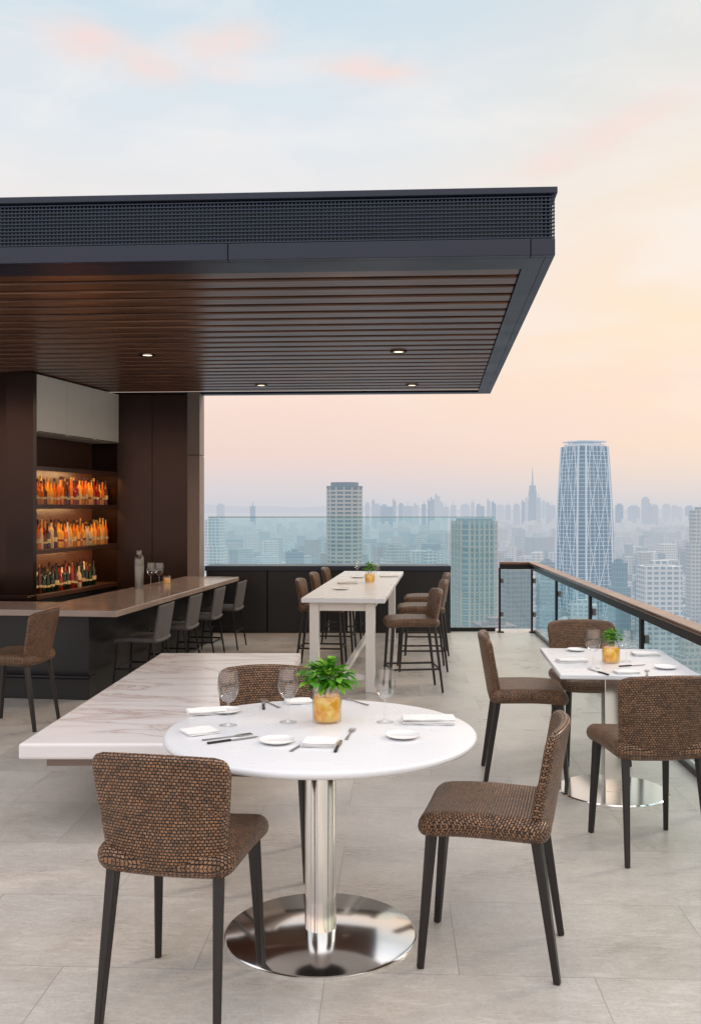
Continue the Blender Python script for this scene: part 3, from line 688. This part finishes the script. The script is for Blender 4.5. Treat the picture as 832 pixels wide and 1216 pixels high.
def vase(x,y,z,s,label,nl=70,seed=1,fs=1.0):
    rnd=random.Random(seed)
    t=thing('flower_vase',label,'vase',(x,y,z)); t.scale=(s,s,s); t['group']='amber vases with greens'
    b=NB(); lathe(b,[(0,.0),(.05,0),(.056,.006),(.057,.09),(.05,.115),(.046,.13),(.05,.15)],36); obj('glass_jar',b,M['crystal'],t)
    b=NB(); lathe(b,[(0,.008),(.048,.008),(.0525,.014),(.0525,.088),(.048,.100),(0,.100)],32); obj('amber_filling',b,M['amber'],t)
    b=NB()
    for k in range(nl):
        th=rnd.random()*2*PI; el=rnd.uniform(-.1,1.4); ln=rnd.uniform(.026,.05)*fs; rad=rnd.uniform(.02,.085)*fs
        base=Vector((math.cos(th)*rad*math.cos(el)*1.1,math.sin(th)*rad*math.cos(el)*1.1,.152+rad*math.sin(el)*1.0))
        tw=rnd.uniform(-.7,.7); e2=el+rnd.uniform(-.5,.3)
        d=Vector((math.cos(th+tw)*math.cos(e2),math.sin(th+tw)*math.cos(e2),math.sin(e2)*.8)).normalized()
        sd=d.cross(Vector((rnd.uniform(-.5,.5),rnd.uniform(-.5,.5),1))).normalized(); up=sd.cross(d)
        w=ln*rnd.uniform(.24,.36); pr=[]
        for i in range(6):
            u=i/5; p=base+d*ln*u+Vector((0,0,-.9*ln*u*u*.5)); ww=w*math.sin(PI*min(1,u*.92+.08))**.8*(1 if i<5 else 0)
            if i%2: ww*=1.2
            pr.append((p-sd*ww+up*.18*ww,p+Vector((0,0,-.002)),p+sd*ww+up*.18*ww))
        vv=[[b.verts.new(q) for q in r_] for r_ in pr]
        for a_,c_ in zip(vv,vv[1:]):
            b.faces.new((a_[0],a_[1],c_[1],c_[0])); b.faces.new((a_[1],a_[2],c_[2],c_[1]))
    for k in range(14):
        th=rnd.random()*6.28; q=rnd.uniform(.02,.06)*fs; tube(b,(0.015*math.cos(th),.015*math.sin(th),.105),(q*math.cos(th),q*math.sin(th),.19),.0016,.001,5)
    obj('greenery',b,M['leaf'],t,smooth='raw')
def on(pxx,py,z): Yw=1143*(1.575-z)/(py-602); return ((pxx-416)*Yw/1143,Yw,z)
Z=.7525
vase(*on(388,857,Z),1.0,'amber filled glass vase of green leaves on the round table',260,3)
glass(*on(271,862,Z),'wine glass on the left of the round table near its rim'); glass(*on(342,858,Z),'wine glass just left of the amber vase on the round table'); glass(*on(457,858,Z),'wine glass right of the amber vase on the round table')
plate(*on(329,882,Z),.061,'small white plate left of the front napkin on the round table'); plate(*on(478,876,Z),.061,'small white plate at the front right of the round table'); plate(*on(268,846,Z),.06,'small white plate beside the left wine glass')
napkin(*on(244,847,Z),.15,.09,.3,'folded white napkin at the far left rim of the round table')
napkin(*on(236,870,Z),.12,.10,.5,'folded white napkin at the left rim in front of the wine glass',2)
napkin(*on(379,884,Z),.115,.10,-.1,'folded white napkin at the front middle of the round table')
napkin(*on(508,858,Z),.20,.09,-.05,'wide folded white napkin on the right of the round table',4)
napkin(*on(355,834,Z),.11,.09,.2,'folded white napkin behind the vase on the round table',2)
x,y,z=on(246,884,Z); knife(x,y,z,-1.0,'knife lying diagonally at the left of the round table'); x,y,z=on(240,880,Z); fork(x+.0,y,z,-1.05,'fork beside the diagonal knife at the left of the round table')
x,y,z=on(345,893,Z); fork(x,y,z,-.35,'fork left of the front napkin on the round table',.17); x,y,z=on(398,894,Z); knife(x,y,z,-.1,'knife right of the front napkin on the round table',.17); x,y,z=on(411,879,Z); fork(x,y,z,-.15,'fork farther right of the front napkin on the round table',.17)
x,y,z=on(313,843,Z); knife(x,y,z,.1,'dark handled knife behind the wine glasses on the round table'); x,y,z=on(332,841,Z); fork(x,y,z,.5,'fork behind the wine glasses on the round table')
x,y,z=on(437,838,Z); fork(x,y,z,.6,'fork at the back right of the round table')
Z=.7275
vase(*on(725,787,Z),.85,'small amber vase with green leaves on the square railing table',130,5,.72)
glass(*on(704,794,Z),'wine glass left of the amber vase on the square railing table'); glass(*on(743,786,Z),'shorter wine glass right of the amber vase on the square railing table',.85)
plate(*on(684,773,Z),.055,'small white plate at the far left of the square railing table'); plate(*on(790,794,Z),.06,'small white plate at the right of the square railing table')
napkin(*on(679,786,Z),.16,.09,.1,'folded white napkin on the left of the square railing table'); napkin(*on(766,778,Z),.15,.09,0,'folded white napkin right of the vase on the square railing table'); napkin(*on(744,799,Z),.12,.08,.1,'folded white napkin at the front of the square railing table',2)
x,y,z=on(722,802,Z); knife(x,y,z,.3,'knife at the front of the square railing table'); x,y,z=on(768,803,Z); fork(x,y,z,-.3,'fork at the front of the square railing table'); x,y,z=on(735,792,Z); knife(x,y,z,-1.2,'knife lying crosswise beside the vase on the square railing table',.17)
Z=.8055
vase(*on(439,692,Z),.9,'amber vase with pale greens on the long table',110,8,.85)
glass(*on(447,690,Z),'wine glass beside the amber vase on the long table',.9); glass(*on(424,683,Z),'far wine glass at the back of the long table',.8)
plate(*on(405,700,Z),.08,'small white plate near the front left of the long table'); plate(*on(425,686,Z),.08,'small white plate near the back of the long table')
napkin(*on(413,693,Z),.2,.12,.1,'folded napkin near the left edge of the long table'); napkin(*on(462,685,Z),.2,.12,.1,'folded napkin at the right of the long table')
Z=.7555
x,y,z=on(165,699,Z); t=thing('cocktail_shaker','tall brushed steel cocktail shaker standing on the bar counter','shaker',(x,y,z))
b=NB(); lathe(b,[(0,0),(.042,0),(.050,.23),(.048,.235)],24); obj('tumbler',b,M['steel2'],t)
b=NB(); lathe(b,[(.0495,.232),(.048,.29),(.038,.33),(.026,.34),(.026,.375),(.022,.385),(0,.385)],24); obj('lid',b,M['steel2'],t)
glass(*on(179,695,Z),'left wine glass beside the shaker on the bar counter',1.15); glass(*on(189,695,Z),'middle wine glass on the bar counter',1.15); 
x,y,z=on(198,693,Z); t=thing('garnish_jar','small jar with orange garnish on the bar counter','jar',(x,y,z))
b=NB(); lathe(b,[(0,0),(.04,0),(.042,.07),(.036,.085)],20); obj('glass_jar',b,M['crystal'],t)
b=NB(); lathe(b,[(0,.003),(.036,.003),(.037,.06),(0,.062)],20); obj('orange_filling',b,M['amber'],t)
x,y,z=on(12,709,Z); b=NB(); box(b,-.2,.2,-.12,.12,0,.012); box(b,-.19,.19,-.11,-.1,.012,.02); box(b,-.19,.19,.1,.11,.012,.02); tag(obj('serving_tray',b,M['bronze'],smooth=False,bevel=.004,loc=(x,y,z)),'flat serving tray at the left end of the bar counter','tray')
# ---------------------------------------------------------------- world
w=bpy.data.worlds.new('World'); S.world=w; w.use_nodes=True; nt=w.node_tree; nt.nodes.clear()
tc=nd(nt,'ShaderNodeTexCoord').outputs['Generated']
sp=nd(nt,'ShaderNodeSeparateXYZ',{0:tc}); dx,dy,dz=sp.outputs
base=ramp(nt,mth(nt,'MAXIMUM',dz,0.0),[(0,s2l((208,209,216))),(.02,s2l((219,211,214))),(.055,s2l((240,214,206))),(.115,s2l((249,222,207))),(.18,s2l((250,229,216))),(.26,s2l((243,233,228))),(.36,s2l((225,232,237))),(.47,s2l((206,223,234))),(.7,s2l((217,220,226))),(1,s2l((226,222,222)))])
az=mth(nt,'DIVIDE',dx,mth(nt,'MAXIMUM',dy,.1))
warm=nd(nt,'ShaderNodeMapRange',{0:az,1:-.05,2:.42,3:0.,4:1.},interpolation_type='SMOOTHSTEP').outputs[0]
el=ramp(nt,mth(nt,'MAXIMUM',dz,0.0),[(0,g(.05)),(.03,g(.3)),(.12,g(.9)),(.22,g(.8)),(.4,g(.35)),(.6,g(0))])
base=mixc(nt,mth(nt,'MULTIPLY',warm,el),base,s2l((254,230,199)))
mp=nd(nt,'ShaderNodeMapping',{'Vector':tc,'Scale':(2.2,2.2,7.0)}).outputs[0]
n1=nd(nt,'ShaderNodeTexNoise',{'Vector':mp,'Scale':2.6,'Detail':7.0,'Roughness':.55,'Distortion':.5}).outputs[0]
haz=mth(nt,'MULTIPLY',ramp(nt,n1,[(.45,g(0)),(.72,g(1))]),ramp(nt,mth(nt,'MAXIMUM',dz,0.0),[(.06,g(0)),(.2,g(.6)),(1,g(.55))]))
base=mixc(nt,haz,base,s2l((249,241,237)))
n2=nd(nt,'ShaderNodeTexNoise',{'Vector':mp,'Scale':6.0,'Detail':10.0,'Roughness':.68,'Distortion':.6}).outputs[0]
v=mth(nt,'DIVIDE',dz,mth(nt,'MAXIMUM',dy,.1)); tot=None
for cu,cv,a_,b_,k_,sl in ((-.27,.482,.055,.022,.8,-.25),(-.215,.462,.045,.02,.8,-.2),(-.135,.482,.05,.02,.75,.1),(-.13,.458,.03,.015,.6,0),(.02,.455,.055,.014,.85,-.1),(.26,.385,.10,.022,.6,.45),(.33,.13,.16,.035,.6,.1),(.27,.09,.12,.02,.6,.05)):
    uu=mth(nt,'SUBTRACT',az,cu); vv=mth(nt,'SUBTRACT',mth(nt,'SUBTRACT',v,cv),mth(nt,'MULTIPLY',uu,sl))
    e=mth(nt,'ADD',mth(nt,'POWER',mth(nt,'DIVIDE',uu,a_),2.),mth(nt,'POWER',mth(nt,'DIVIDE',vv,b_),2.))
    e=mth(nt,'MULTIPLY',mth(nt,'EXPONENT',mth(nt,'MULTIPLY',e,-.8)),k_)
    tot=e if tot is None else mth(nt,'MAXIMUM',tot,e)
cl=nd(nt,'ShaderNodeMapRange',{0:mth(nt,'MULTIPLY',tot,mth(nt,'ADD',mth(nt,'MULTIPLY',mth(nt,'SUBTRACT',n2,.5),3.2),1.0)),1:.1,2:1.15,3:0.,4:.8}).outputs[0]
cl=mth(nt,'MULTIPLY',cl,mth(nt,'GREATER_THAN',dy,.1))
base=mixc(nt,cl,base,s2l((250,219,210)))
up=nd(nt,'ShaderNodeMapRange',{0:dz,1:.5,2:.85,3:1.,4:2.1}).outputs[0]
bk=nd(nt,'ShaderNodeMapRange',{0:dy,1:.3,2:-.5,3:0.,4:.6}).outputs[0]
stg=mth(nt,'ADD',up,bk)  # unseen sky overhead and behind the camera brightened, added as fill light
bg=nd(nt,'ShaderNodeBackground',{0:base,1:mth(nt,'MULTIPLY',stg,1.0)})
sky=nd(nt,'ShaderNodeTexSky',None,sky_type='NISHITA'); sky.sun_disc=False; sky.sun_elevation=R(28); sky.sun_rotation=R(60)
bg2=nd(nt,'ShaderNodeBackground',{0:sky.outputs[0],1:.004})
ad=nd(nt,'ShaderNodeAddShader',{0:bg.outputs[0],1:bg2.outputs[0]})
nt.links.new(ad.outputs[0],nd(nt,'ShaderNodeOutputWorld').inputs[0])
ld=bpy.data.lights.new('sun','SUN'); ld.energy=1.4; ld.angle=R(10); ld.color=(1,.80,.60)
so=bpy.data.objects.new('sun',ld); COL.objects.link(so); d=Vector((-math.sin(R(60))*math.cos(R(28)),-math.cos(R(60))*math.cos(R(28)),-math.sin(R(28)))); so.rotation_euler=d.to_track_quat('-Z','Y').to_euler()
cd=bpy.data.cameras.new('camera'); cd.sensor_fit='HORIZONTAL'; cd.sensor_width=36; cd.lens=1143/832*36; cd.shift_y=-6/832; cd.clip_end=60000; cd.clip_start=.05
co=bpy.data.objects.new('camera',cd); COL.objects.link(co); co.location=(0,0,1.575); co.rotation_euler=(PI/2,0,0); S.camera=co
S.view_settings.view_transform='Standard'; S.view_settings.look='None'; S.view_settings.exposure=0
